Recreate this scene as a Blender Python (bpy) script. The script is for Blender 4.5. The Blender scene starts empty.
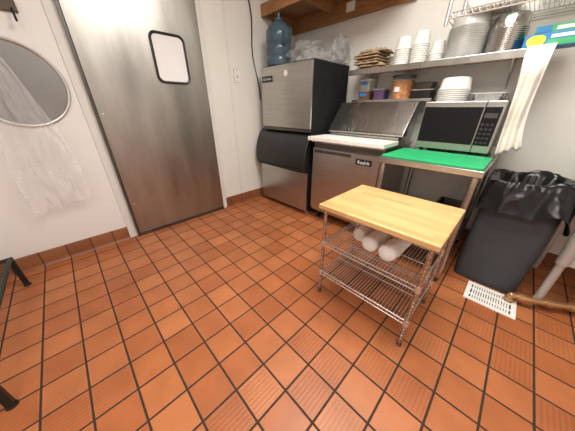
import bpy, bmesh, math, random
from mathutils import Vector, Matrix, noise
random.seed(4)
C = bpy.context.scene
COL = C.collection
PI = math.pi
try:
    C.view_settings.view_transform = 'Standard'
except Exception: pass

# ------------------------------------------------------------------ materials
def newmat(name):
    m = bpy.data.materials.new(name); m.use_nodes = True
    nt = m.node_tree
    b = nt.nodes['Principled BSDF']
    return m, nt, b
def L(nt, a, b): nt.links.new(a, b)
def mat(name, col, rough=0.5, metal=0.0, var=0.06, scale=8, bump=0.0, bscale=60, stretch=(1,1,1), trans=0.0, alpha=1.0, rvar=0.0, coat=0.0, spec=None):
    m, nt, b = newmat(name)
    N = nt.nodes
    tc = N.new('ShaderNodeTexCoord'); mp = N.new('ShaderNodeMapping'); mp.inputs['Scale'].default_value = stretch
    L(nt, tc.outputs['Object'], mp.inputs['Vector'])
    n = N.new('ShaderNodeTexNoise'); n.inputs['Scale'].default_value = scale; n.inputs['Detail'].default_value = 4
    L(nt, mp.outputs[0], n.inputs['Vector'])
    r = N.new('ShaderNodeValToRGB')
    r.color_ramp.elements[0].position = 0.3; r.color_ramp.elements[1].position = 0.7
    r.color_ramp.elements[0].color = tuple(max(0, c*(1-var)) for c in col) + (1,)
    r.color_ramp.elements[1].color = tuple(min(1, c*(1+var)) for c in col) + (1,)
    L(nt, n.outputs['Fac'], r.inputs[0]); L(nt, r.outputs[0], b.inputs['Base Color'])
    b.inputs['Roughness'].default_value = rough; b.inputs['Metallic'].default_value = metal
    b.inputs['Transmission Weight'].default_value = trans
    b.inputs['Alpha'].default_value = alpha
    b.inputs['Coat Weight'].default_value = coat
    if spec is not None: b.inputs['Specular IOR Level'].default_value = spec
    if rvar:
        mr = N.new('ShaderNodeMapRange'); mr.inputs['To Min'].default_value = max(0.02, rough-rvar); mr.inputs['To Max'].default_value = rough+rvar
        L(nt, n.outputs['Fac'], mr.inputs['Value']); L(nt, mr.outputs[0], b.inputs['Roughness'])
    if bump:
        n2 = N.new('ShaderNodeTexNoise'); n2.inputs['Scale'].default_value = bscale
        L(nt, mp.outputs[0], n2.inputs['Vector'])
        bp = N.new('ShaderNodeBump'); bp.inputs['Strength'].default_value = bump; bp.inputs['Distance'].default_value = 0.004
        L(nt, n2.outputs['Fac'], bp.inputs['Height']); L(nt, bp.outputs[0], b.inputs['Normal'])
    return m
M = {}
M['steel'] = mat('brushed_steel', (.48,.47,.45), .30, 1, .09, 3, .05, 40, (1,1,18), rvar=.04)
M['door_steel'] = mat('door_steel', (.40,.385,.36), .37, 1, .20, 2.4, .35, 4, (1,2.2,.5), rvar=.09)
M['steel_h'] = mat('steel_horizontal', (.50,.49,.465), .27, 1, .08, 3, .03, 30, (3,1,1), rvar=.05)
M['chrome'] = mat('chrome_wire', (.72,.71,.70), .32, .85, .05, 10)
M['post'] = mat('ribbed_post_chrome', (.52,.51,.50), .26, 1, .2, 60)
M['dark_steel'] = mat('dark_steel', (.12,.115,.11), .35, .8, .2, 6)
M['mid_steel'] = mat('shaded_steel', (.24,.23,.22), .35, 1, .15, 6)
M['black'] = mat('black_plastic', (.014,.014,.015), .38, 0, .2, 10, .05, 120)
M['black_matte'] = mat('black_side_panel', (.012,.012,.013), .7, 0, .2, 10, spec=.15)
M['black_gloss'] = mat('black_glass', (.006,.006,.008), .16, 0, .1, 4, spec=.3)
M['black_paint'] = mat('black_coated_metal', (.012,.016,.014), .4, .2, .2, 10)
M['brown_paint'] = mat('dark_brown_rail', (.085,.055,.035), .5, 0, .25, 10)
M['can'] = mat('grey_can_plastic', (.058,.066,.077), .6, 0, .12, 6, .05, 150, spec=.35)
M['bag'] = mat('black_bag_film', (.006,.006,.007), .28, 0, .2, 10, .5, 20)
M['white_board'] = mat('white_cutting_board', (.82,.80,.74), .5, 0, .04, 12)
M['green'] = mat('green_cutting_board', (.015,.42,.15), .5, 0, .09, 10, .05, 90)
M['white_plastic'] = mat('white_plastic', (.80,.79,.76), .4, 0, .03, 10)
M['paper_white'] = mat('white_paper', (.82,.81,.78), .75, 0, .04, 20)
M['kraft'] = mat('kraft_paper', (.36,.25,.15), .85, 0, .22, 14, .4, 30)
M['wood_dark'] = mat('pine_shelf', (.32,.15,.055), .6, 0, .3, 5, .1, 20, (1,8,8))
M['towel'] = mat('cotton_towel', (.78,.74,.67), .95, 0, .05, 30, .3, 160)
M['copper'] = mat('copper_pipe', (.55,.33,.17), .36, .8, .10, 6)
M['leg_grey'] = mat('galvanised_leg', (.50,.495,.48), .40, .4, .08, 10)
M['orange_food'] = mat('orange_sauce', (.62,.22,.02), .4, 0, .6, 40)
M['purple'] = mat('purple_lid', (.12,.07,.16), .4, 0, .1, 10)
M['brown_food'] = mat('brown_sauce', (.16,.08,.04), .5, 0, .4, 30)
M['blue_tape'] = mat('blue_tape', (.05,.22,.62), .5, 0, .1, 10)
M['box_blue'] = mat('printed_blue', (.02,.20,.50), .4, 0, .1, 10)
M['box_yellow'] = mat('printed_yellow', (.80,.62,.05), .4, 0, .1, 10)
M['box_green'] = mat('printed_green', (.05,.38,.16), .4, 0, .1, 10)
M['foil'] = mat('foil', (.66,.65,.63), .18, 1, .1, 30, .4, 50)
M['key'] = mat('dark_key', (.030,.030,.032), .5, 0, .05, 10)
M['wall'] = mat('wall_paint', (.765,.745,.725), .5, 0, .03, 2, .08, 60)
M['wall_panel'] = mat('white_wall_panel', (.74,.725,.675), .38, 0, .03, 2, .15, 120)
M['trim'] = mat('white_trim', (.68,.67,.64), .4, 0, .03, 8)
M['ceiling'] = mat('ceiling_tile', (.62,.60,.57), .8, 0, .05, 60, .2, 100)
M['lid_clear'] = mat('cloudy_plastic', (.78,.77,.75), .12, 0, .12, 14, alpha=.45)
M['jar_clear'] = mat('clear_jar', (.80,.80,.78), .12, 0, .05, 14, alpha=.14)
M['jug'] = mat('blue_jug', (.065,.115,.155), .14, 0, .35, 8, alpha=.72)
M['film'] = mat('clear_film', (.80,.80,.81), .12, 0, .08, 6, 1.0, 22, (1,1.6,.8), alpha=.30)
M['film_pile'] = mat('clear_film_pile', (.38,.38,.38), .12, 0, .55, 12, 1.0, 16, alpha=.34)
M['pane'] = mat('window_pane_reflection', (.83,.82,.83), .14, 0, .06, 2, coat=.5)  # opaque near-white colour paints in the light reflected by the glass
M['pan_metal'] = mat('aluminium_pan', (.25,.245,.24), .5, .35, .08, 4, rvar=.04)
M['pan_rim'] = mat('bright_pan_rim', (.62,.61,.59), .3, .7, .08, 4)
M['grate'] = mat('white_grate', (.84,.82,.78), .5, 0, .06, 20)

def emis(name, col, s):
    m, nt, b = newmat(name)
    b.inputs['Base Color'].default_value = (*col,1); b.inputs['Emission Color'].default_value = (*col,1); b.inputs['Emission Strength'].default_value = s
    return m
M['diffuser'] = emis('lamp_diffuser', (1,.96,.9), 3)

def math_node(nt, op, a, b=None, c=None):
    n = nt.nodes.new('ShaderNodeMath'); n.operation = op
    for i, v in enumerate((a, b, c)):
        if v is None: continue
        if isinstance(v, (int, float)): n.inputs[i].default_value = v
        else: L(nt, v, n.inputs[i])
    return n.outputs[0]
def tile_mat(name, pitch, gw, ox, oy, axes=('X','Y'), ribs=True, dark=1.0):
    m, nt, b = newmat(name); N = nt.nodes
    tc = N.new('ShaderNodeTexCoord'); sp = N.new('ShaderNodeSeparateXYZ'); L(nt, tc.outputs['Object'], sp.inputs[0])
    u = math_node(nt, 'MULTIPLY', math_node(nt, 'ADD', sp.outputs[axes[0]], ox), 1/pitch)
    v = math_node(nt, 'MULTIPLY', math_node(nt, 'ADD', sp.outputs[axes[1]], oy), 1/pitch)
    fu = math_node(nt, 'FRACT', u); fv = math_node(nt, 'FRACT', v)
    iu = math_node(nt, 'FLOOR', u); iv = math_node(nt, 'FLOOR', v)
    du = math_node(nt, 'MINIMUM', fu, math_node(nt, 'SUBTRACT', 1.0, fu))
    dv = math_node(nt, 'MINIMUM', fv, math_node(nt, 'SUBTRACT', 1.0, fv))
    d = math_node(nt, 'MINIMUM', du, dv)
    nz = N.new('ShaderNodeTexNoise'); nz.inputs['Scale'].default_value = 30; L(nt, tc.outputs['Object'], nz.inputs['Vector'])
    d = math_node(nt, 'ADD', d, math_node(nt, 'MULTIPLY', math_node(nt, 'SUBTRACT', nz.outputs['Fac'], .5), .012))
    mr = N.new('ShaderNodeMapRange'); mr.interpolation_type = 'SMOOTHSTEP'
    g = gw/pitch/2
    mr.inputs['From Min'].default_value = g*.85; mr.inputs['From Max'].default_value = g*1.5
    L(nt, d, mr.inputs['Value']); tile = mr.outputs[0]
    cb = N.new('ShaderNodeCombineXYZ'); L(nt, iu, cb.inputs[0]); L(nt, iv, cb.inputs[1])
    wn = N.new('ShaderNodeTexWhiteNoise'); wn.noise_dimensions = '2D'; L(nt, cb.outputs[0], wn.inputs['Vector'])
    ramp = N.new('ShaderNodeValToRGB'); L(nt, wn.outputs['Value'], ramp.inputs[0])
    e = ramp.color_ramp.elements
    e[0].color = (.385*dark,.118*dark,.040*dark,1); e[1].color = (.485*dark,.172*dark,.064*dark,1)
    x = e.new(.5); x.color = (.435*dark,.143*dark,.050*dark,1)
    n2 = N.new('ShaderNodeTexNoise'); n2.inputs['Scale'].default_value = 6; n2.inputs['Detail'].default_value = 5; L(nt, tc.outputs['Object'], n2.inputs['Vector'])
    mx = N.new('ShaderNodeMix'); mx.data_type = 'RGBA'; mx.blend_type = 'MULTIPLY'; mx.inputs[0].default_value = 1
    r2 = N.new('ShaderNodeValToRGB'); r2.color_ramp.elements[0].position = .3; r2.color_ramp.elements[0].color = (.83,.82,.81,1); r2.color_ramp.elements[1].position = .65; r2.color_ramp.elements[1].color = (1.03,1.03,1.03,1)
    L(nt, n2.outputs['Fac'], r2.inputs[0]); L(nt, ramp.outputs[0], mx.inputs[6]); L(nt, r2.outputs[0], mx.inputs[7])
    col = mx.outputs[2]; h = tile
    if ribs:
        w2 = N.new('ShaderNodeTexWhiteNoise'); w2.noise_dimensions = '3D'
        cb2 = N.new('ShaderNodeCombineXYZ'); L(nt, iu, cb2.inputs[0]); L(nt, iv, cb2.inputs[1]); cb2.inputs[2].default_value = 7.3
        L(nt, cb2.outputs[0], w2.inputs['Vector'])
        isr = math_node(nt, 'GREATER_THAN', w2.outputs['Value'], .42)
        w = math_node(nt, 'SINE', math_node(nt, 'MULTIPLY', fu, 2*PI*9))
        inner = math_node(nt, 'GREATER_THAN', d, .07)
        rib = math_node(nt, 'MULTIPLY', math_node(nt, 'MULTIPLY', isr, inner), math_node(nt, 'MULTIPLY', math_node(nt, 'ADD', w, 1.0), .5))
        m3 = N.new('ShaderNodeMix'); m3.data_type = 'RGBA'; m3.blend_type = 'MULTIPLY'
        L(nt, math_node(nt, 'MULTIPLY', rib, .42), m3.inputs[0]); L(nt, col, m3.inputs[6]); m3.inputs[7].default_value = (.62,.55,.50,1)
        col = m3.outputs[2]
        h = math_node(nt, 'SUBTRACT', tile, math_node(nt, 'MULTIPLY', rib, .22))
    m4 = N.new('ShaderNodeMix'); m4.data_type = 'RGBA'; L(nt, tile, m4.inputs[0]); m4.inputs[6].default_value = (.036,.020,.013,1); L(nt, col, m4.inputs[7])
    L(nt, m4.outputs[2], b.inputs['Base Color'])
    rr = N.new('ShaderNodeMapRange'); rr.inputs['To Min'].default_value = .8; rr.inputs['To Max'].default_value = .42; L(nt, tile, rr.inputs['Value']); L(nt, rr.outputs[0], b.inputs['Roughness'])
    b.inputs['Specular IOR Level'].default_value = .42
    bp = N.new('ShaderNodeBump'); bp.inputs['Strength'].default_value = .6; bp.inputs['Distance'].default_value = .003; L(nt, h, bp.inputs['Height']); L(nt, bp.outputs[0], b.inputs['Normal'])
    return m
PITCH = .1655
M['floor'] = tile_mat('quarry_tile_floor', PITCH, .0078, .05, .05)
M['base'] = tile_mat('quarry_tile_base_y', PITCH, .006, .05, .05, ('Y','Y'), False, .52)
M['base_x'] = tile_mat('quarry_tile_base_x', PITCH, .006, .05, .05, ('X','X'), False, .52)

def wood_mat():
    m, nt, b = newmat('butcher_block'); N = nt.nodes
    tc = N.new('ShaderNodeTexCoord'); sp = N.new('ShaderNodeSeparateXYZ'); L(nt, tc.outputs['Object'], sp.inputs[0])
    i = math_node(nt, 'FLOOR', math_node(nt, 'MULTIPLY', sp.outputs['Y'], 1/.040))
    j = math_node(nt, 'FLOOR', math_node(nt, 'ADD', math_node(nt, 'MULTIPLY', sp.outputs['X'], 1/.31), math_node(nt, 'MULTIPLY', i, .37)))
    cb = N.new('ShaderNodeCombineXYZ'); L(nt, i, cb.inputs[0]); L(nt, j, cb.inputs[1])
    wn = N.new('ShaderNodeTexWhiteNoise'); wn.noise_dimensions = '2D'; L(nt, cb.outputs[0], wn.inputs['Vector'])
    r = N.new('ShaderNodeValToRGB'); r.color_ramp.elements[0].color = (.57,.31,.118,1); r.color_ramp.elements[1].color = (.73,.45,.195,1); L(nt, wn.outputs['Value'], r.inputs[0])
    mp = N.new('ShaderNodeMapping'); mp.inputs['Scale'].default_value = (4,60,60); L(nt, tc.outputs['Object'], mp.inputs['Vector'])
    n = N.new('ShaderNodeTexNoise'); n.inputs['Scale'].default_value = 1.5; n.inputs['Detail'].default_value = 6; L(nt, mp.outputs[0], n.inputs['Vector'])
    mx = N.new('ShaderNodeMix'); mx.data_type = 'RGBA'; mx.blend_type = 'MULTIPLY'; mx.inputs[0].default_value = .3
    cr = N.new('ShaderNodeValToRGB'); cr.color_ramp.elements[0].color = (.45,.38,.3,1); cr.color_ramp.elements[1].color = (1,1,1,1); cr.color_ramp.elements[1].position = .6; L(nt, n.outputs['Fac'], cr.inputs[0])
    L(nt, r.outputs[0], mx.inputs[6]); L(nt, cr.outputs[0], mx.inputs[7]); L(nt, mx.outputs[2], b.inputs['Base Color'])
    b.inputs['Roughness'].default_value = .5
    return m
M['butcher'] = wood_mat()

# ------------------------------------------------------------------ mesh helpers
def B(): return bmesh.new()
def bx(bm, x0,x1,y0,y1,z0,z1):
    v = [bm.verts.new(p) for p in ((x0,y0,z0),(x1,y0,z0),(x1,y1,z0),(x0,y1,z0),(x0,y0,z1),(x1,y0,z1),(x1,y1,z1),(x0,y1,z1))]
    for f in ((3,2,1,0),(4,5,6,7),(0,1,5,4),(1,2,6,5),(2,3,7,6),(3,0,4,7)): bm.faces.new([v[i] for i in f])
    return bm
def cyl(bm, p0, p1, r, seg=10, r2=None, cap=True):
    p0 = Vector(p0); p1 = Vector(p1); d = (p1-p0); ln = d.length; d.normalize()
    q = d.to_track_quat('Z','Y'); r2 = r if r2 is None else r2
    a = []; b = []
    for i in range(seg):
        t = 2*PI*i/seg; o = q @ Vector((math.cos(t), math.sin(t), 0))
        a.append(bm.verts.new(p0+o*r)); b.append(bm.verts.new(p1+o*r2))
    for i in range(seg):
        j = (i+1) % seg; bm.faces.new((a[i],a[j],b[j],b[i]))
    if cap: bm.faces.new(a[::-1]); bm.faces.new(b)
    return bm
def tube(bm, pts, r, seg=10):
    for a, b in zip(pts, pts[1:]): cyl(bm, a, b, r, seg)
    for p in pts[1:-1]:
        bmesh.ops.create_uvsphere(bm, u_segments=seg, v_segments=6, radius=r*1.01, matrix=Matrix.Translation(p))
    return bm
def lathe(bm, prof, cx, cy, seg=24, closed=False):
    rings = []
    for r, z in prof:
        rings.append([bm.verts.new((cx+r*math.cos(2*PI*i/seg), cy+r*math.sin(2*PI*i/seg), z)) for i in range(seg)])
    for a, b in zip(rings, rings[1:]):
        for i in range(seg):
            j = (i+1) % seg; bm.faces.new((a[i],a[j],b[j],b[i]))
    bm.faces.new(rings[0][::-1])
    if closed: bm.faces.new(rings[-1])
    return bm
def rrect(w, d, r, n=5):
    pts = []
    for cx, cy, a0 in ((w/2-r,d/2-r,0),(-w/2+r,d/2-r,PI/2),(-w/2+r,-d/2+r,PI),(w/2-r,-d/2+r,1.5*PI)):
        for i in range(n+1):
            a = a0+PI/2*i/n; pts.append((cx+r*math.cos(a), cy+r*math.sin(a)))
    return pts
def dense(pts, step):
    out = []
    for a, b in zip(pts, pts[1:]+pts[:1]):
        n = max(1, int(math.hypot(b[0]-a[0], b[1]-a[1])/step))
        for q in range(n): out.append((a[0]+(b[0]-a[0])*q/n, a[1]+(b[1]-a[1])*q/n))
    return out
def loft(bm, rings, cap0=True, cap1=True):
    R = [[bm.verts.new(p) for p in ring] for ring in rings]; n = len(R[0])
    for a, b in zip(R, R[1:]):
        for i in range(n):
            j = (i+1) % n; bm.faces.new((a[i],a[j],b[j],b[i]))
    if cap0: bm.faces.new(R[0][::-1])
    if cap1: bm.faces.new(R[-1])
    return bm
def prism_x(bm, prof, x0, x1):
    return loft(bm, [[(x0,y,z) for y,z in prof], [(x1,y,z) for y,z in prof]])
def prism_y(bm, prof, y0, y1):
    return loft(bm, [[(x,y0,z) for x,z in prof], [(x,y1,z) for x,z in prof]])
def base_of(o):
    v = Vector((0,0,0))
    while o: v += o.location; o = o.parent
    return v
def obj(name, bm, m, parent=None, bevel=0, smooth=False, loc=None, solid=0, seg=2, sharp=40):
    if loc is None: loc = (0,0,0)
    off = base_of(parent) + Vector(loc)
    bmesh.ops.translate(bm, verts=bm.verts, vec=-off)
    bmesh.ops.recalc_face_normals(bm, faces=bm.faces)
    me = bpy.data.meshes.new(name); bm.to_mesh(me); bm.free()
    o = bpy.data.objects.new(name, me); COL.objects.link(o)
    o.parent = parent; o.location = loc
    me.materials.append(M[m] if isinstance(m, str) else m)
    if smooth:
        for p in me.polygons: p.use_smooth = True
        try: me.set_sharp_from_angle(angle=math.radians(sharp))
        except Exception: pass
    if solid:
        s = o.modifiers.new('solid','SOLIDIFY'); s.thickness = solid; s.offset = 0
    if bevel:
        b = o.modifiers.new('bevel','BEVEL'); b.width = bevel; b.segments = seg; b.limit_method = 'ANGLE'
    return o
def tag(o, label, cat, group=None):
    o['label'] = label; o['category'] = cat
    if group: o['group'] = group
    return o
def thing(name, label, cat, loc, group=None):
    o = bpy.data.objects.new(name, None); COL.objects.link(o); o.location = loc; o.empty_display_size = .1
    return tag(o, label, cat, group)
def struct(name, bm, m, parent=None, **k):
    o = obj(name, bm, m, parent, **k)
    if not parent: o['kind'] = 'structure'
    return o
def dup(root, loc, label=None, rz=0):
    r = root.copy(); COL.objects.link(r); r.location = loc; r.rotation_euler = (0,0,rz)
    if label: r['label'] = label
    for ch in list(root.children):
        c = ch.copy(); COL.objects.link(c); c.parent = r
        for g in ch.children:
            d = g.copy(); COL.objects.link(d); d.parent = c
    return r
def text(name, s, size, m, parent, world, rot=(PI/2,0,0), ext=.0006, bold=0):
    cu = bpy.data.curves.new(name, 'FONT'); cu.body = s; cu.size = size; cu.extrude = ext; cu.align_x = 'CENTER'; cu.align_y = 'CENTER'; cu.offset = bold
    t = bpy.data.objects.new('tmp', cu); COL.objects.link(t)
    bpy.context.view_layer.update()
    me = bpy.data.meshes.new_from_object(t.evaluated_get(bpy.context.evaluated_depsgraph_get()))
    bpy.data.objects.remove(t)
    o = bpy.data.objects.new(name, me); COL.objects.link(o); o.parent = parent
    o.location = Vector(world)-base_of(parent); o.rotation_euler = rot
    me.materials.clear(); me.materials.append(M[m])
    return o

# ------------------------------------------------------------------ room
RX, RY, RZ = 4.4, -4.1, 2.7
struct('floor', bx(B(), -.1,RX+.1,RY-.1,.1,-.08,0), 'floor')
struct('ceiling', bx(B(), -.1,RX+.1,RY-.1,.1,RZ,RZ+.08), 'ceiling')
wa = struct('wall_left', bx(B(), -.1,0,RY-.1,.1,0,RZ), 'wall')
wb = struct('wall_back', bx(B(), 0,RX,0,.1,0,RZ), 'wall_panel')
struct('wall_right', bx(B(), RX,RX+.1,RY-.1,.1,0,RZ), 'wall')
struct('wall_front', bx(B(), 0,RX,RY-.1,RY,0,RZ), 'wall')
struct('trim_1', bx(B(), 0,.010,-2.405,-2.335,0,2.22), 'trim', bevel=.003)
bmj = B(); bx(bmj, 0,.045,-2.338,-2.322,0,2.16); struct('jamb_shadow_line', bmj, 'dark_steel')  # dark strip drawn in as the shadow line along the left jamb
struct('trim_3', bx(B(), 0,.020,-1.335,-1.285,0,2.22), 'trim', bevel=.003)
struct('trim_4', bx(B(), 0,.020,-2.335,-1.335,2.16,2.22), 'trim', bevel=.003)
bmw = B(); bx(bmw, 0,.004,-1.285,0,0,RZ); struct('trim_5', bmw, 'wall_panel')
struct('trim_6', bx(B(), .004,.008,-1.045,-1.02,.13,RZ), 'trim')
struct('trim_7', bx(B(), .62,.645,-.006,0,.13,RZ), 'trim')
def cove(y0,y1): return prism_y(B(), [(0,0),(.030,0),(.018,.012),(.013,.03),(.013,.12),(.008,.128),(0,.128)], y0, y1)
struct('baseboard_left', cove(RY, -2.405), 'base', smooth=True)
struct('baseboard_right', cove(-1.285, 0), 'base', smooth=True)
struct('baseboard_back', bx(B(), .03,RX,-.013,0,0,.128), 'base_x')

# door
d = struct('door_1', bx(B(), .006,.034,-2.318,-1.342,.012,2.155), 'door_steel', bevel=.003)
def rr_yz(yc, zc, w, h, r, x, n=6): return [(x, yc+a, zc+b) for a, b in rrect(w, h, r, n)]
gk = B(); WC = (-1.655, 1.60)
R = [rr_yz(*WC,.300,.385,.055,.034), rr_yz(*WC,.300,.385,.055,.046), rr_yz(*WC,.284,.369,.05,.050), rr_yz(*WC,.262,.347,.042,.046), rr_yz(*WC,.258,.343,.04,.034)]
loft(gk, R, False, False); obj('window_gasket', gk, 'black', d, smooth=True)
obj('window_glass', loft(B(), [rr_yz(*WC,.264,.349,.042,.034), rr_yz(*WC,.264,.349,.042,.040)]), 'pane', d)
obj('door_sweep', bx(B(), .034,.040,-2.316,-1.344,.004,.035), 'dark_steel', d)
for z in (.35,1.16,1.95):
    obj('rivet', cyl(B(), (.034,-2.285,z),(.037,-2.285,z),.008), 'chrome', d)

# ------------------------------------------------------------------ wall things on the left
t = thing('light_switch', 'white toggle light switch plate on wall between steel door and ice machine', 'light switch', (.004,-.94,1.53))
obj('plate_shadow', loft(B(), [rr_yz(-.94,1.53,.082,.127,.008,.004), rr_yz(-.94,1.53,.082,.127,.008,.0055)]), 'dark_steel', t)  # dark outline standing in for the cover plate's shadow on the wall
obj('cover_plate', loft(B(), [rr_yz(-.94,1.53,.077,.122,.006,.0055), rr_yz(-.94,1.53,.077,.122,.006,.011)]), 'white_plastic', t, bevel=.0015)
obj('toggle_slot', bx(B(), .011,.0118,-.948,-.932,1.513,1.547), 'key', t)
obj('toggle', bx(B(), .011,.024,-.945,-.935,1.525,1.545), 'white_plastic', t)
for z in (1.488,1.572): obj('screw', cyl(B(),(.011,-.94,z),(.0125,-.94,z),.004), 'dark_steel', t)

t = thing('hook_rail', 'dark brown hook rail at the upper left corner above round pan', 'hook rail', (0,-2.9,1.74))
obj('rail', bx(B(), 0,.022,-3.5,-2.535,1.745,1.805), 'brown_paint', t, bevel=.003)
for y in (-2.56,-2.68,-2.80,-3.0,-3.2,-3.4):
    obj('hook', tube(B(), [(.02,y,1.76),(.05,y,1.75),(.065,y,1.72),(.06,y,1.695),(.075,y,1.69),(.09,y,1.71)], .006, 8), 'black_paint', t, smooth=True)

# round pan hung on wall
def disc_yz(yc, zc, r, x, n=48): return [(x, yc+r*math.cos(2*PI*i/n), zc+r*math.sin(2*PI*i/n)) for i in range(n)]
pc = (-2.70, 1.345)
t = thing('round_pan', 'large round dull grey metal pan with bright rim hanging on the left wall', 'pan', (.02,pc[0],pc[1]))
pb = B(); loft(pb, [disc_yz(*pc,.245,.008), disc_yz(*pc,.248,.015), disc_yz(*pc,.254,.020), disc_yz(*pc,.261,.020), disc_yz(*pc,.265,.016), disc_yz(*pc,.263,.012), disc_yz(*pc,.252,.008), disc_yz(*pc,.248,.003)], False, False)
obj('rim', pb, 'pan_rim', t, smooth=True)
obj('pan_bottom', loft(B(), [disc_yz(*pc,.2445,.003), disc_yz(*pc,.2445,.010), disc_yz(*pc,.18,.011), disc_yz(*pc,.05,.012)]), 'pan_metal', t, smooth=True)
obj('hanging_ring', tube(B(), [(.03,pc[0]+.015*math.cos(a),pc[1]+.275+.015*math.sin(a)) for a in [i*PI/6 for i in range(13)]], .003, 6), 'chrome', t)

# clear plastic apron
fb = B(); nu, nv = 70, 90; G = []
for j in range(nv+1):
    v = j/nv; z = 1.70 - v*1.20
    w = .03 + .33*min(1, v*1.35)**.75
    yc = -2.80 + .065*math.sin(v*2.0)
    row = []
    for i in range(nu+1):
        u = i/nu - .5
        rg = 1-2*abs(noise.noise(Vector((u*7+3,v*6,2))))
        f = .020*math.sin(u*13+1.2*math.sin(v*2.2)) + .035*noise.noise(Vector((u*5,v*1.4,1))) + .014*rg + .012*noise.noise(Vector((u*14,v*8,5)))
        y = yc + u*w + .012*noise.noise(Vector((u*3,v*4,7)))
        zz = z + (.05*(u)*v + .05*noise.noise(Vector((u*4,0,3)))*v)
        row.append(fb.verts.new((.088+f*(.4+.8*v), y, zz)))
    G.append(row)
for j in range(nv):
    for i in range(nu): fb.faces.new((G[j][i],G[j][i+1],G[j+1][i+1],G[j+1][i]))
tag(obj('plastic_apron', fb, 'film', loc=(.08,-2.8,1.68), smooth=True, sharp=80), 'crinkled clear plastic apron hanging from a hook on the left wall', 'apron')

# black low rack at left
t = thing('floor_rack', 'low black metal rack just entering the left edge of the floor', 'rack', (.76,-3.33,0))
for x in (.24,1.28):
    for y in (-3.12,-3.60):
        l = obj('leg', bx(B(), x-.014,x+.014,y-.014,y+.014,.012,.25), 'black_paint', t, bevel=.003)
        obj('foot', cyl(B(), (x,y,0),(x,y,.014),.022,12,.018), 'black', l)
s = B()
for y in (-3.12,-3.60): cyl(s,(.24,y,.24),(1.28,y,.24),.013,10)
for x in (.24,1.28): cyl(s,(x,-3.12,.24),(x,-3.60,.24),.013,10)
obj('top_frame', s, 'black_paint', t)
s = B()
for i in range(1,22): x = .24+1.04*i/22; cyl(s,(x,-3.12,.245),(x,-3.60,.245),.004,6)
obj('top_wires', s, 'black_paint', t)

# ------------------------------------------------------------------ ice machine
t = thing('ice_machine', 'tall stainless ice machine with black bin door in the corner', 'ice machine', (.52,-.40,0))
X0, X1 = .085, .935
obj('bin_body', prism_x(B(), [(-.06,.05),(-.70,.05),(-.70,.93),(-.66,.965),(-.06,.965)], X0, X1), 'black_matte', t, bevel=.004)
obj('bin_front_panel', bx(B(), X0+.004,X1-.004,-.722,-.70,.05,.55), 'steel', t, bevel=.004)
obj('bin_door', prism_x(B(), [(-.703,.535),(-.755,.535),(-.785,.56),(-.795,.64),(-.785,.74),(-.755,.84),(-.715,.92),(-.680,.950),(-.662,.955),(-.662,.93),(-.703,.86)], X0-.008, X1+.006), 'black', t, bevel=.006, smooth=True)
obj('door_grip', bx(B(), X0+.05,X1-.05,-.800,-.780,.545,.570), 'black_paint', t, bevel=.004)
for x in (X0+.05, X1-.05):
    for y in (-.65,-.12): obj('leg', cyl(B(), (x,y,0),(x,y,.05),.018,12,.024), 'chrome', t, smooth=True)
H0 = .15
obj('head_body', bx(B(), H0+.010,X1-.004,-.69,-.07,.967,1.615), 'black_matte', t, bevel=.006)
obj('head_front_panel', bx(B(), H0+.008,X1-.002,-.712,-.69,1.0,1.61), 'steel', t, bevel=.005)
obj('head_lower_strip', bx(B(), H0+.010,X1-.004,-.708,-.69,.968,.996), 'dark_steel', t)
obj('top_panel', bx(B(), H0+.010,X1-.004,-.69,-.07,1.615,1.62), 'dark_steel', t)
bd = obj('badge', bx(B(), H0+.03,H0+.21,-.716,-.711,1.465,1.525), 'black', t)
text('badge_lettering', 'ICE-O-Matic', .030, 'white_plastic', bd, (H0+.12,-.7163,1.495))
obj('round_sticker', cyl(B(), (H0+.42,-.7135,1.53),(H0+.42,-.711,1.53),.028,24), 'white_plastic', t)

# jug on ice machine
jx, jy = .29, -.545; z0 = 1.62
t = thing('water_jug', 'dark grey-blue translucent water jug standing on top of the ice machine', 'water jug', (jx,jy,z0))
pr = [(.005,z0),(.10,z0),(.132,z0+.015),(.140,z0+.05),(.136,z0+.09),(.129,z0+.10),(.136,z0+.11),(.140,z0+.17),(.136,z0+.20),(.128,z0+.21),(.136,z0+.22),(.140,z0+.29),(.134,z0+.33),(.105,z0+.375),(.06,z0+.41),(.032,z0+.425),(.030,z0+.455)]
obj('bottle_body', lathe(B(), pr, jx, jy, 32, True), 'jug', t, smooth=True)
obj('cap', cyl(B(), (jx,jy,z0+.445),(jx,jy,z0+.48),.036,20), 'black', t, smooth=True)
obj('grip', tube(B(), [(jx+.12,jy-.05,z0+.30),(jx+.155,jy-.06,z0+.29),(jx+.155,jy-.06,z0+.20),(jx+.12,jy-.05,z0+.19)], .012, 8), 'jug', t, smooth=True)

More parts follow.
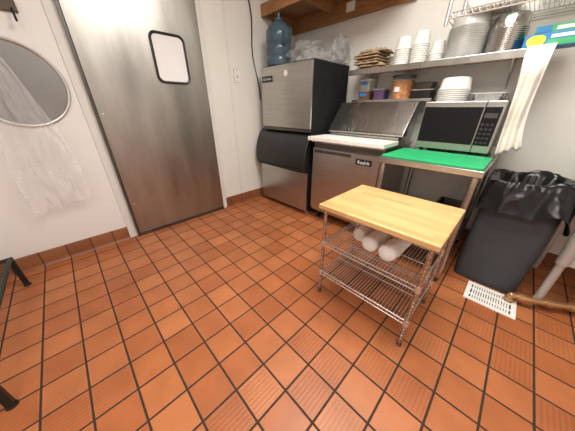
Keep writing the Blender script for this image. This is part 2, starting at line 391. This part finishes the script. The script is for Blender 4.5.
def crumple(cx, cy, cz, sx, sy, sz, seed, amp=.35, flat=None, fr=2.2):
    b = B(); bmesh.ops.create_icosphere(b, subdivisions=5, radius=1)
    for v in b.verts:
        n = v.co.normalized()
        k = 1 + amp*noise.noise(n*fr+Vector((seed,0,0))) + amp*.5*noise.noise(n*fr*2.6+Vector((0,seed,0))) - amp*.6*abs(noise.noise(n*fr*3.2)) + amp*.10*noise.noise(n*fr*9)
        p = n*k
        v.co = Vector((cx+p.x*sx, cy+p.y*sy, max(flat+.004*noise.noise(n*5), cz+p.z*sz)))
    return b
tag(obj('plastic_bag', crumple(.66,-.42,1.69,.22,.23,.13,17,.55,1.626,1.1), 'film_pile', loc=(.62,-.45,1.62), smooth=True, sharp=70), 'clear crumpled plastic bag of supplies beside the blue jug', 'bag')
tag(obj('plastic_bag', crumple(.88,-.19,1.73,.09,.12,.15,9,.5,1.626,1.3), 'film_pile', loc=(.87,-.20,1.62), smooth=True, sharp=70), 'cloudy plastic bag at right end of ice machine top by the paper bags', 'bag')

# wall cable
pts = [(.015,-.74,2.30)]
for i in range(1,10):
    k = i/9; pts.append((.015+.01*math.sin(k*7), -.74+.10*k+.02*math.sin(k*9), 2.30-1.0*k))
tag(obj('power_cable', tube(B(), pts, .007, 6), 'black', loc=(.01,-.66,1.3), smooth=True), 'thin black cable hanging down the wall left of blue jug', 'cable')

# wood shelf upper
t = thing('wooden_shelf', 'rough brown wooden shelf high on wall above ice machine', 'shelf', (.8,-.27,2.1))
obj('shelf_board', bx(B(), .006,1.50,-.53,-.008,2.20,2.222), 'wood_dark', t, bevel=.002)
obj('front_rail', bx(B(), .006,1.50,-.555,-.53,2.125,2.235), 'wood_dark', t, bevel=.003)
obj('wall_rail', bx(B(), .006,1.50,-.045,-.008,2.05,2.20), 'wood_dark', t, bevel=.003)
for x in (.02,.62,1.46): obj('cross_batten', bx(B(), x,x+.038,-.53,-.045,2.125,2.20), 'wood_dark', t, bevel=.002)
tag(obj('paper_note', bx(B(), .80,.90,-.0475,-.0455,2.10,2.18), 'paper_white', loc=(.85,-.046,2.14)), 'small white paper note stuck on wall rail of wooden shelf', 'note')

# ------------------------------------------------------------------ prep table
t = thing('prep_table', 'stainless refrigerated prep table with raised lid and white cutting board', 'prep table', (1.37,-.40,0))
A0, A1 = .99, 1.755
obj('body', bx(B(), A0,A1-.01,-.69,-.08,.11,.895), 'steel', t, bevel=.004)
obj('counter_rim', bx(B(), A0-.004,A1+.004,-.735,-.08,.885,.905), 'steel_h', t, bevel=.004)
dr = obj('door', bx(B(), A0+.012,A1-.022,-.725,-.692,.15,.83), 'steel', t, bevel=.005)
obj('handle_recess', bx(B(), A0+.03,A1-.30,-.728,-.722,.785,.815), 'dark_steel', dr, bevel=.002)
obj('vent_gap', bx(B(), A0+.012,A1-.022,-.70,-.69,.835,.88), 'dark_steel', t)
for x in (A0+.07,A1-.07):
    for y in (-.62,-.15):
        l = obj('caster', cyl(B(), (x-.014,y,.045),(x+.014,y,.045),.045,20), 'black', t, smooth=True)
        obj('caster_fork', bx(B(), x-.022,x+.022,y-.02,y+.02,.075,.11), 'chrome', l)
bd = obj('badge', bx(B(), A1-.245,A1-.090,-.731,-.725,.735,.787), 'black', dr, bevel=.002)
text('badge_lettering', 'Kool-It', .040, 'white_plastic', bd, (A1-.167,-.7315,.76), bold=.0006)
obj('pan_rail', bx(B(), A0+.01,A1-.01,-.45,-.12,.905,.965), 'steel_h', t, bevel=.004)
prof = [(-.470,.968),(-.480,.985),(-.465,1.00),(-.265,1.255),(-.245,1.255),(-.238,1.235),(-.43,.968)]
ld = obj('lid', prism_x(B(), prof, A0+.01, A1+.03), 'steel_h', t, bevel=.006)
obj('hood_back', prism_x(B(), [(-.242,.967),(-.12,.967),(-.12,1.20),(-.242,1.20)], A0+.015, A1-.01), 'steel', t, bevel=.003)
tag(obj('cutting_board', bx(B(), A0-.02,A1+.012,-.785,-.485,.9055,.942), 'white_board', loc=(1.37,-.6,.905), bevel=.004), 'long white cutting board lying along front of the prep table', 'cutting board')
tag(obj('paper_sheet', bx(B(), A0+.03,A0+.34,-.68,-.50,.9425,.9445), 'paper_white', loc=(1.2,-.6,.94)), 'thin white paper sheet lying on the white cutting board', 'paper')

# ledge with containers
LZ = 1.268
t = thing('narrow_shelf', 'narrow steel ledge on the wall holding small food containers', 'shelf', (1.48,-.11,LZ-.002))
obj('shelf_plate', bx(B(), 1.10,1.865,-.228,-.002,LZ-.010,LZ), 'steel_h', t, bevel=.002)
obj('front_lip', bx(B(), 1.10,1.865,-.231,-.225,LZ-.012,LZ+.010), 'steel_h', t, bevel=.001)
def square_tub(name, label, x, y, z, w, dp, h, body, lid, tape=None):
    t = thing(name, label, 'container', (x,y,z))
    def rr(w_, d_, zz): return [(x+a, y+b, zz) for a, b in rrect(w_, d_, .015, 4)]
    obj('tub', loft(B(), [rr(w*.86,dp*.86,z), rr(w,dp,z+h*.9)]), body, t, smooth=True)
    obj('lid', loft(B(), [rr(w*1.06,dp*1.06,z+h*.88), rr(w*1.06,dp*1.06,z+h*.97), rr(w*.9,dp*.9,z+h)]), lid, t, smooth=True)
    if tape: obj('tape_label', bx(B(), x-w*.35,x+w*.25,y-dp*.51,y-dp*.485,z+h*.45,z+h*.75), tape, t)
    return t
square_tub('food_container', 'clear container with blue tape, leftmost on the narrow ledge', 1.205,-.125,LZ,.12,.13,.10,'brown_food','lid_clear','blue_tape')
square_tub('food_container', 'white lidded container stacked on the blue-taped container', 1.205,-.125,LZ+.101,.12,.125,.10,'lid_clear','white_plastic','blue_tape')
square_tub('food_container', 'container with dark purple contents left of the orange jar', 1.365,-.125,LZ,.12,.13,.11,'purple','lid_clear')
square_tub('food_container', 'low dark container right of the orange jar', 1.765,-.125,LZ,.17,.15,.085,'black','lid_clear')
square_tub('food_container', 'small dark tub stacked on the low dark container', 1.765,-.125,LZ+.086,.15,.13,.05,'dark_steel','black')
t = thing('food_jar', 'clear round jar of orange sauce on narrow ledge behind prep table', 'jar', (1.565,-.125,LZ))
obj('contents', lathe(B(), [(.080,LZ+.004),(.088,LZ+.02),(.092,LZ+.16)], 1.565,-.125,24,True), 'orange_food', t, smooth=True)
obj('jar_wall', lathe(B(), [(.084,LZ),(.093,LZ+.013),(.097,LZ+.19)], 1.565,-.125,24,True), 'jar_clear', t, smooth=True)
obj('lid', cyl(B(), (1.565,-.125,LZ+.188),(1.565,-.125,LZ+.205),.101,24), 'dark_steel', t, smooth=True)
obj('tape_label', bx(B(), 1.535,1.580,-.226,-.221,LZ+.07,LZ+.11), 'paper_white', t)

# ------------------------------------------------------------------ wall shelf + items
SZ = 1.535
t = thing('wall_shelf', 'long stainless wall shelf above prep table and microwave', 'shelf', (1.8,-.16,1.50))
obj('shelf_plate', bx(B(), 1.10,2.47,-.335,-.002,SZ-.012,SZ), 'steel_h', t, bevel=.002)
obj('front_edge', bx(B(), 1.10,2.47,-.342,-.330,SZ-.045,SZ+.002), 'steel_h', t, bevel=.003)
obj('back_lip', bx(B(), 1.10,2.47,-.012,-.002,SZ,SZ+.05), 'steel_h', t)
for x in (1.25,2.30):
    obj('bracket', prism_x(B(), [(-.28,SZ-.012),(-.004,SZ-.012),(-.004,SZ-.20)], x, x+.006), 'steel_h', t)

# paper bags
def flatbag(seed=0, m='kraft'):
    b = B(); n = 22; G0 = []
    for k, zz in enumerate((0, .020)):
        G0.append([])
        for i in range(n+1):
            r_ = []
            for j in range(n+1):
                u = i/n-.5; v = j/n-.5
                edge = min(1, (0.5-max(abs(u),abs(v)))*8)
                hgt = (.004 + .018*edge + .020*noise.noise(Vector((i*.35,j*.35,seed+3)))*edge) if k else .002*noise.noise(Vector((i*.5,j*.5,seed)))
                r_.append(b.verts.new((1.255+u*.25*(1+.08*noise.noise(Vector((j*.3,seed,k)))), -.17+v*.24*(1+.08*noise.noise(Vector((i*.3,seed+9,0)))), SZ+.003+hgt)))
            G0[-1].append(r_)
    for G1 in G0:
        for i in range(n):
            for j in range(n): b.faces.new((G1[i][j],G1[i+1][j],G1[i+1][j+1],G1[i][j+1]))
    for i in range(n):
        for (a, c) in (((i,0),(i+1,0)),((i,n),(i+1,n)),((0,i),(0,i+1)),((n,i),(n,i+1))):
            b.faces.new((G0[0][a[0]][a[1]],G0[0][c[0]][c[1]],G0[1][c[0]][c[1]],G0[1][a[0]][a[1]]))
    return b
for s_ in range(2):
    pb0 = obj('paper_bag', flatbag(s_*5), 'kraft', loc=(1.255,-.17,SZ+.001), smooth=True)
    tag(pb0, 'crumpled folded brown paper bag in the pile at shelf left end', 'paper bag', 'folded brown paper bags')
    if s_: pb0.location = (1.27,-.175,SZ+.024); pb0.rotation_euler.z = .12
    for k in range(1,3 if s_ else 4):
        dup(pb0, (1.255+random.uniform(-.03,.03), -.17+random.uniform(-.015,.015), SZ+.001+(k*2+s_)*.023), rz=random.uniform(-.22,.22))

def cupstack(x, y, n, sc, label, group, m='white_plastic'):
    pr = [(.044,.086),(.046,.088),(.052,.010),(.058,.006),(.058,.001),(.052,.001)]
    o = obj('foam_cup', lathe(B(), [(r*sc, SZ+h) for r, h in pr], x, y, 24), m, loc=(x,y,SZ+.001), smooth=True)
    tag(o, label, 'cup', group)
    for k in range(1,n): dup(o, (x+random.uniform(-.001,.001),y,SZ+.001+k*.0155))
cupstack(1.535,-.20,9,1.16,'white upturned foam cup in the stack next to brown paper bags', 'left stack of white cups')
cupstack(1.675,-.20,10,1.14,'white upturned foam cup in the second stack from the paper bags', 'right stack of white cups')
cupstack(1.80,-.16,5,.95,'white upturned foam cup in the shortest stack left of cloudy bowls', 'short stack of white cups')
bowl = [(.10,.001),(.118,.003),(.118,.007),(.110,.010),(.102,.075),(.094,.085),(.03,.088)]
def bowlstack(x, y, z, n, sc, step, label, group, m, name='plastic_bowl', cat='bowl'):
    p = [(r*sc, z+h) for r, h in bowl][::-1]
    o = obj(name, lathe(B(), p, x, y, 32), m, loc=(x,y,z), smooth=True)
    tag(o, label, cat, group)
    for k in range(1,n): dup(o, (x,y,z+k*step))
bowlstack(1.985,-.18,SZ,20,1.08,.0100,'cloudy plastic bowl in the tall upturned stack on steel shelf','cloudy upturned bowls','lid_clear')
bowlstack(2.215,-.18,SZ,14,.90,.0105,'silvery foil bowl in upturned stack between cloudy bowls and blue box','silvery upturned bowls','foil')
# printed boxes
t = thing('printed_box', 'blue yellow and green printed carton at right end of shelf', 'box', (2.42,-.20,SZ+.002))
obj('carton', bx(B(), 2.325,2.56,-.29,-.16,SZ+.003,SZ+.075), 'box_blue', t, bevel=.002)
obj('yellow_panel', loft(B(), [[(2.38+a*1.2, -.2925, SZ+.040+b) for a, b in rrect(.07,.055,.025,6)], [(2.38+a*1.2, -.2895, SZ+.040+b) for a, b in rrect(.07,.055,.025,6)]]), 'box_yellow', t)
obj('green_panel', bx(B(), 2.43,2.555,-.2925,-.2895,SZ+.008,SZ+.040), 'box_green', t)
obj('white_panel', bx(B(), 2.44,2.545,-.2925,-.2895,SZ+.046,SZ+.064), 'paper_white', t)
t2 = thing('printed_box', 'smaller green carton lying on the blue yellow carton', 'box', (2.45,-.20,SZ+.0755))
obj('carton', bx(B(), 2.36,2.55,-.28,-.17,SZ+.0757,SZ+.115), 'box_green', t2, bevel=.002)
obj('blue_panel', bx(B(), 2.365,2.43,-.2825,-.2795,SZ+.080,SZ+.110), 'box_blue', t2)
obj('white_panel', bx(B(), 2.45,2.53,-.2825,-.2795,SZ+.086,SZ+.104), 'paper_white', t2)

# towel
tb = B(); path = [(-.20,SZ+.006),(-.26,SZ+.006),(-.31,SZ+.007),(-.340,SZ+.008),(-.352,SZ-.005),(-.356,SZ-.04)]
n = 30
for k in range(1, n+1): path.append((-.358-.004*math.sin(k*.5), SZ-.04-k*.54/n))
G = []
for j, (y, z) in enumerate(path):
    f = max(0, (j-5)/n); row = []
    for i in range(33):
        u = i/32
        x = 2.358 + .060*f + u*(.122-.030*math.sin(f*3.0)) + .006*math.sin(f*5)
        wv = .016*math.sin(u*11+f*2.0)*min(1, f*5+.05) + .012*noise.noise(Vector((u*3.5,f*2.5,2)))*min(1,f*4)
        row.append(tb.verts.new((x, y - .006 - (wv+.016)*min(1, f*5+.03), z - (.06*(1-u)*f*f if f>0 else 0)+.05*noise.noise(Vector((u*4,9,0)))*f)))
    G.append(row)
for j in range(len(G)-1):
    for i in range(32): tb.faces.new((G[j][i],G[j][i+1],G[j+1][i+1],G[j+1][i]))
tag(obj('dish_towel', tb, 'towel', loc=(2.42,-.35,1.0), smooth=True, solid=.004, sharp=80), 'cream white dish towel draped over right end of steel shelf', 'towel')

# upper wire shelf
t = thing('wire_wall_shelf', 'chrome wire shelf at top right above the steel shelf', 'shelf', (2.5,-.2,1.77))
def rail(s, p, q, r=.004): cyl(s, p, q, r, 6)
s = B(); wx0, wx1 = 1.88, 3.2
for dz in (0,-.032):
    rail(s,(wx0,-.40,1.79+dz),(wx1,-.40,1.79+dz)); rail(s,(wx0,-.02,1.79+dz),(wx1,-.02,1.79+dz)); rail(s,(wx0,-.40,1.79+dz),(wx0,-.02,1.79+dz)); rail(s,(wx1,-.40,1.79+dz),(wx1,-.02,1.79+dz))
nn = 36
for i in range(nn):
    a = wx0+(wx1-wx0)*i/nn; b = wx0+(wx1-wx0)*(i+.5)/nn; c = wx0+(wx1-wx0)*(i+1)/nn
    rail(s,(a,-.40,1.758),(b,-.40,1.79),.0022); rail(s,(b,-.40,1.79),(c,-.40,1.758),.0022)
obj('shelf_frame', s, 'chrome', t)
s = B()
for i in range(1,60): x = wx0+(wx1-wx0)*i/60; rail(s,(x,-.40,1.795),(x,-.02,1.795),.002)
obj('shelf_wires', s, 'chrome', t)
for x in (wx0,wx1):
    for y in (-.40,-.03): obj('post', cyl(B(), (x,y,1.72),(x,y,2.7),.0125,12), 'chrome', t, smooth=True)
for k, (x, lab) in enumerate(((2.10,'white foam tray pack nearest the chrome post on wire shelf'),(2.45,'cloudy plastic tray pack in middle of the top wire shelf'),(2.80,'white foam tray pack toward right of the top wire shelf'))):
    def rr(w_, d_, zz): return [(x+a, -.21+b, zz) for a, b in rrect(w_, d_, .03, 5)]
    tag(obj('foam_tray', loft(B(), [rr(.24,.24,1.798), rr(.29,.29,1.84), rr(.30,.30,1.87), rr(.27,.27,1.875)]), 'paper_white' if k != 1 else 'lid_clear', loc=(x,-.21,1.797), smooth=True), lab, 'tray', 'packs on the top wire shelf')

# ------------------------------------------------------------------ steel work table
T0, T1, TY0, TY1, TZ = 1.785, 2.425, -.90, -.06, .87
t = thing('work_table', 'small stainless work table under green cutting board and microwave', 'table', ((T0+T1)/2,(TY0+TY1)/2,0))
obj('tabletop', bx(B(), T0,T1,TY0,TY1,TZ-.045,TZ), 'steel_h', t, bevel=.006)
obj('backsplash', bx(B(), T0,T1,TY1-.01,TY1,TZ,TZ+.05), 'steel_h', t)
for x in (T0+.035,T1-.035):
    for y in (TY0+.04,TY1-.05):
        l = obj('leg', cyl(B(), (x,y,.04),(x,y,TZ-.045),.020,14), 'steel', t, smooth=True)
        obj('foot', cyl(B(), (x,y,0),(x,y,.045),.014,12,.020), 'dark_steel', l)
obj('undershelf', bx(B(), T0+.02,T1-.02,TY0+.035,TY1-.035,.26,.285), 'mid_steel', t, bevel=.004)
tag(obj('cutting_board', bx(B(), T0+.02,T1-.012,TY0+.010,-.448,TZ+.0005,TZ+.016), 'green', loc=(2.1,-.66,TZ), bevel=.004), 'bright green cutting board on the steel work table', 'cutting board')
def box_open(x0,x1,y0,y1,z0,z1,wt=.008):
    w,dp = x1-x0,y1-y0; cx_,cy_ = (x0+x1)/2,(y0+y1)/2
    def rr(w_, d_, zz, r=.03): return [(cx_+a, cy_+b, zz) for a, b in rrect(w_, d_, r, 5)]
    return loft(B(), [rr(w*.9,dp*.9,z0), rr(w,dp,z1-.004), rr(w+.02,dp+.02,z1-.004), rr(w+.02,dp+.02,z1), rr(w-wt,dp-wt,z1), rr(w*.9-wt,dp*.9-wt,z0+wt)])
tag(obj('steel_pan', box_open(2.17,2.36,-.62,-.22,.2855,.46), 'dark_steel', loc=(2.28,-.42,.2855), smooth=True), 'deep dark steel pan on shelf under the work table', 'pan')

# microwave
mx0, mx1, my0, my1, mz0, mz1 = 1.89, 2.375, -.44, -.085, TZ+.035, TZ+.375
t = thing('microwave', 'stainless microwave with black glass door beside hanging towel', 'microwave', ((mx0+mx1)/2,-.26,TZ))
obj('casing', bx(B(), mx0,mx1,my0+.02,my1,mz0,mz1), 'dark_steel', t, bevel=.006)
dr = obj('door', bx(B(), mx0,mx1-.105,my0,my0+.02,mz0,mz1), 'steel', t, bevel=.004)
obj('door_window', bx(B(), mx0+.006,mx1-.112,my0-.003,my0+.001,mz0+.050,mz1-.035), 'black_gloss', dr, bevel=.002)
cp = obj('control_panel', bx(B(), mx1-.103,mx1,my0,my0+.02,mz0,mz1), 'steel', t, bevel=.004)
obj('key_area', bx(B(), mx1-.103,mx1-.012,my0-.003,my0+.001,mz0+.050,mz1-.035), 'black_gloss', cp, bevel=.002)
for i in range(3):
    for j in range(5): obj('key', bx(B(), mx1-.094+i*.025,mx1-.078+i*.025,my0-.0045,my0-.0028,mz0+.066+j*.030,mz0+.078+j*.030), 'key', cp)
obj('display', bx(B(), mx1-.094,mx1-.024,my0-.0045,my0-.002,mz0+.235,mz0+.265), 'dark_steel', cp)
for x in (mx0+.04,mx1-.04):
    for y in (my0+.05,my1-.04): obj('foot', cyl(B(), (x,y,TZ),(x,y,mz0),.016,12), 'black', t)
# on microwave
bowlstack(2.01,-.22,mz1,7,.95,.0140,'white plastic bowl in the upturned stack on top of microwave','white bowls on the microwave','white_plastic')
def rr(w_, d_, zz): return [(2.245+a, -.22+b, zz) for a, b in rrect(w_, d_, .02, 4)]
t = thing('foil_tray', 'shallow foil tray with flat lid on microwave near towel', 'tray', (2.245,-.22,mz1))
obj('tray', loft(B(), [rr(.16,.20,mz1), rr(.19,.23,mz1+.045), rr(.205,.245,mz1+.047), rr(.205,.245,mz1+.05)]), 'foil', t)
obj('lid', loft(B(), [rr(.20,.24,mz1+.051), rr(.20,.24,mz1+.054)]), 'paper_white', t)

# ------------------------------------------------------------------ wood top wire cart
K0, K1, KY0, KY1, KZ = 1.80, 2.42, -1.635, -1.12, .70
t = thing('wire_cart', 'chrome wire cart with a maple wood top in centre of floor', 'cart', ((K0+K1)/2,(KY0+KY1)/2,0))
obj('wood_top', bx(B(), K0,K1,KY0,KY1,KZ-.030,KZ), 'butcher', t, bevel=.005)
lx = (K0+.025,K1-.03); ly = (KY0+.045,KY1-.045)
for x in lx:
    for y in ly:
        b = cyl(B(), (x,y,.03),(x,y,KZ-.030),.0100,12)
        for k in range(24): z = .055+k*.025; cyl(b,(x,y,z),(x,y,z+.007),.0120,12)
        l = obj('leg', b, 'post', t, smooth=True)
        obj('foot', cyl(B(), (x,y,0),(x,y,.032),.015,12,.011), 'mid_steel', l, smooth=True)
def wshelf(z):
    s = B()
    for dz in (0,-.026):
        for y in ly: cyl(s,(lx[0],y,z+dz),(lx[1],y,z+dz),.0034,8)
        for x in lx: cyl(s,(x,ly[0],z+dz),(x,ly[1],z+dz),.0034,8)
    nn = 12
    for y in ly:
        for i in range(nn):
            a = lx[0]+(lx[1]-lx[0])*i/nn; c = lx[0]+(lx[1]-lx[0])*(i+1)/nn; bb = (a+c)/2
            cyl(s,(a,y,z-.026),(bb,y,z),.0013,5); cyl(s,(bb,y,z),(c,y,z-.026),.0013,5)
    for i in range(1,32): x = lx[0]+(lx[1]-lx[0])*i/32; cyl(s,(x,ly[0],z+.004),(x,ly[1],z+.004),.0020,6)
    for f in (.5,): y = ly[0]+(ly[1]-ly[0])*f; cyl(s,(lx[0],y,z-.001),(lx[1],y,z-.001),.003,6)
    obj('wire_shelf', s, 'chrome', t)
    for x in lx:
        for y in ly: obj('collar', cyl(B(), (x,y,z-.030),(x,y,z+.008),.0145,12,.0130), 'chrome', t, smooth=True)
SH = .43
wshelf(SH); wshelf(.19)
def roll(x, ya, yb, r, z, sk=0):
    b = B(); rings = []; k = 44
    for i in range(k+1):
        f = i/k; e = min(f, 1-f)*k
        rr_ = r*(1 - .12*f) * (1+.02*math.sin(i*1.3)) * (math.sqrt(max(0.05, 1-(1-min(1, e/3))**2)))
        y = ya+(yb-ya)*f
        rings.append([(x+sk*f+rr_*math.cos(2*PI*j/24)*(1+.10*noise.noise(Vector((f*6,j*.35,x*9)))), y, z+max(r*.03, r+rr_*math.sin(2*PI*j/24)*(1+.08*noise.noise(Vector((f*9,j*.5,x*5)))))) for j in range(24)])
    return loft(b, rings)
for x, ya, yb, r, sk, lab in ((1.985,-1.45,-1.20,.044,.00,'leftmost'),(2.080,-1.51,-1.22,.048,.008,'middle one'),(2.190,-1.53,-1.22,.050,.02,'rightmost')):
    sl = obj('cup_sleeve', roll(x,ya,yb,r,SH+.0065,sk), 'paper_white', loc=(x,-1.36,SH+.007), smooth=True, sharp=80); tag(sl, 'wrapped sleeve of white paper cups on cart shelf, '+lab, 'cup sleeve', 'wrapped cup sleeves on the cart')

# ------------------------------------------------------------------ trash can
cx, cy = 2.645, -.400
def cr(w, dd, z, r=.05, n=6): return [(cx+a, cy+b, z) for a, b in rrect(w, dd, r, n)]
t = thing('trash_can', 'dark grey slim rectangular trash can beside the work table', 'trash can', (cx,cy,0))
obj('bin_body', loft(B(), [cr(.358,.51,0), cr(.365,.52,.01), cr(.375,.545,.73), cr(.372,.54,.74), cr(.352,.525,.74), cr(.340,.495,.03)]), 'can', t, smooth=True)
obj('rim', loft(B(), [cr(.376,.55,.71), cr(.388,.562,.715), cr(.388,.562,.75), cr(.368,.54,.75)], False, False), 'can', t, smooth=True)
bg = B()
key = [(-.13,.34),(-.10,.48),(-.065,.60),(-.040,.69),(-.024,.750),(-.004,.770),(.012,.768),(.019,.742),(.022,.70),(.028,.66),(.034,.62),(.042,.575)]
prof = []
for a, b in zip(key, key[1:]):
    for q in range(6): prof.append((a[0]+(b[0]-a[0])*q/6, a[1]+(b[1]-a[1])*q/6))
prof.append(key[-1])
base = dense(rrect(.372,.545,.07,10), .006); rings = []
for jv, (off, z) in enumerate(prof):
    ring = []; f = jv/(len(prof)-1)
    top = max(0, 1-abs(f-.48)*5)
    outer = max(0, (f-.55)/.45)
    for i, (a, b_) in enumerate(base):
        ang = math.atan2(b_, a); L2 = math.hypot(a, b_); ux, uy = a/L2, b_/L2
        P = Vector((a*10, b_*10, f*1.6))
        pl = 1-2.4*abs(noise.noise(P))
        pl2 = 1-2.2*abs(noise.noise(P*2.3+Vector((4,1,5))))
        n1 = noise.noise(Vector((a*6, b_*6, f*1.5+11)))
        ins = 1.2 if f < .45 else .8
        o_ = off + (.014*pl + .004*pl2 + .020*n1)*ins - .008
        if f > .5: o_ = max(o_, .013+.002*pl2) + outer*(.014 + .05*max(0, ux)*max(0,.5+n1) + .026*max(0,-uy)*max(0,.5+pl*.5))
        hem = noise.noise(Vector((a*5, b_*5, 3))) + .35*noise.noise(Vector((a*13, b_*13, 8)))
        zz = z + .007*pl2*(.3+f) + .022*n1 + hem*.11*outer + .060*hem*top - .06*max(0, ux)*outer
        ring.append((min(max(cx+a+ux*o_, 2.432+.003*pl2), 2.878), cy+b_+uy*o_, zz))
    rings.append(ring)
loft(bg, rings, True, False)
tag(obj('trash_bag', bg, 'bag', loc=(cx,cy,.6), smooth=True, sharp=80), 'loose black trash bag lining and folded over the grey can', 'trash bag')

# drain
t = thing('floor_drain', 'white square floor drain grate in the tiles before trash can', 'floor drain', (2.71,-.79,0))
s = B(); D = (2.575,2.845,-.905,-.685)
bx(s,D[0],D[1],D[2],D[2]+.026,0,.008); bx(s,D[0],D[1],D[3]-.026,D[3],0,.008); bx(s,D[0],D[0]+.026,D[2]+.026,D[3]-.026,0,.008); bx(s,D[1]-.026,D[1],D[2]+.026,D[3]-.026,0,.008)
obj('frame', s, 'grate', t, bevel=.001)
s = B()
for i in range(1,16): x = D[0]+.026+(D[1]-D[0]-.052)*i/16; bx(s,x-.0045,x+.0045,D[2]+.026,D[3]-.026,.001,.007)
for f in (.33,.66): y = D[2]+(D[3]-D[2])*f; bx(s,D[0]+.026,D[1]-.026,y-.008,y+.008,.001,.0065)
obj('grate', s, 'grate', t)
obj('well', bx(B(), D[0]+.02,D[1]-.02,D[2]+.02,D[3]-.02,.0002,.001), 'black', t)

# pipes
t = thing('drain_pipe', 'copper drain pipe running low along the floor from drain to right', 'pipe', (3.0,-.6,.02))
pp = [(2.80,-.735,.012),(2.80,-.735,.060),(2.88,-.715,.060),(3.06,-.61,.060),(3.34,-.44,.060),(3.34,-.02,.07)]
obj('pipe', tube(B(), pp, .020, 20), 'copper', t, smooth=True)
for p, q, r in (((2.80,-.735,.022),(2.80,-.735,.040),.028),((2.825,-.7288,.060),(2.858,-.7205,.060),.028),((2.955,-.671,.060),(2.985,-.654,.060),.028),((3.06,-.61,.060),(3.10,-.5857,.060),.029)): obj('coupling', cyl(B(), p, q, r, 20), 'copper', t, smooth=True)
t = thing('sink', 'grey metal sink stand with tubular leg at right edge beside trash can', 'sink', (3.28,-.38,0))
sx0, sx1, sy0, sy1 = 2.885, 3.66, -.68, -.03
for x in (sx0+.045,sx1-.05):
    for y in (sy0+.05,sy1-.06):
        l = obj('leg', cyl(B(), (x,y,.05),(x,y,.58),.021,16), 'leg_grey', t, smooth=True)
        obj('gusset', cyl(B(), (x,y,.34),(x,y,.60),.031,16,.040), 'leg_grey', l, smooth=True)
        obj('foot', cyl(B(), (x,y,0),(x,y,.055),.015,12,.024), 'leg_grey', l, smooth=True)
obj('cross_brace', bx(B(), sx0+.045,sx1-.05,sy0+.035,sy0+.065,.34,.40), 'leg_grey', t, bevel=.003)
s = B(); bx(s,sx0+.02,sx1-.02,sy0+.02,sy1-.02,.595,.61); bx(s,sx0+.02,sx0+.035,sy0+.02,sy1-.02,.61,.90); bx(s,sx1-.035,sx1-.02,sy0+.02,sy1-.02,.61,.90); bx(s,sx0+.035,sx1-.035,sy0+.02,sy0+.035,.61,.90); bx(s,sx0+.035,sx1-.035,sy1-.035,sy1-.02,.61,.90)
obj('basin', s, 'steel', t)
s = B(); bx(s,sx0,sx1,sy0,sy0+.04,.90,.915); bx(s,sx0,sx1,sy1-.04,sy1,.90,.915); bx(s,sx0,sx0+.04,sy0+.04,sy1-.04,.90,.915); bx(s,sx1-.04,sx1,sy0+.04,sy1-.04,.90,.915)
obj('rim', s, 'steel_h', t)
obj('tailpiece', cyl(B(), (3.28,-.38,.30),(3.28,-.38,.60),.025,14), 'leg_grey', t, smooth=True)

# ------------------------------------------------------------------ lights
def ceil_light(x, y, sx, sy, power, lab):
    t = thing('ceiling_light', lab, 'ceiling light', (x,y,RZ-.03))
    s = B(); bx(s,x-sx/2-.03,x+sx/2+.03,y-sy/2-.03,y-sy/2,RZ-.035,RZ); bx(s,x-sx/2-.03,x+sx/2+.03,y+sy/2,y+sy/2+.03,RZ-.035,RZ); bx(s,x-sx/2-.03,x-sx/2,y-sy/2,y+sy/2,RZ-.035,RZ); bx(s,x+sx/2,x+sx/2+.03,y-sy/2,y+sy/2,RZ-.035,RZ)
    obj('frame', s, 'trim', t)
    obj('diffuser', bx(B(), x-sx/2,x+sx/2,y-sy/2,y+sy/2,RZ-.02,RZ-.005), 'diffuser', t)
    ld = bpy.data.lights.new('panel_lamp','AREA'); ld.shape = 'RECTANGLE'; ld.size = sx*.96; ld.size_y = sy*.96; ld.energy = power; ld.color = (1,.965,.895)
    lo = bpy.data.objects.new('panel_lamp', ld); COL.objects.link(lo); lo.location = (0,0,-.012); lo.parent = t
ceil_light(2.1,-1.55,1.2,.9,58,'white recessed ceiling panel light over the wire cart')
ceil_light(2.7,-3.2,1.2,.9,32,'white recessed ceiling panel light behind the photographer')
w = bpy.data.worlds.new('world'); C.world = w; w.use_nodes = True
w.node_tree.nodes['Background'].inputs[0].default_value = (.9,.88,.85,1); w.node_tree.nodes['Background'].inputs[1].default_value = .3

# ------------------------------------------------------------------ camera
cd = bpy.data.cameras.new('camera'); cd.sensor_width = 36; cd.lens = 216/575*36; cd.clip_start = .02
co = bpy.data.objects.new('camera', cd); COL.objects.link(co)
co.location = (2.50,-2.58,1.20); co.rotation_euler = (math.radians(63.6),0,math.radians(45.5))
C.camera = co
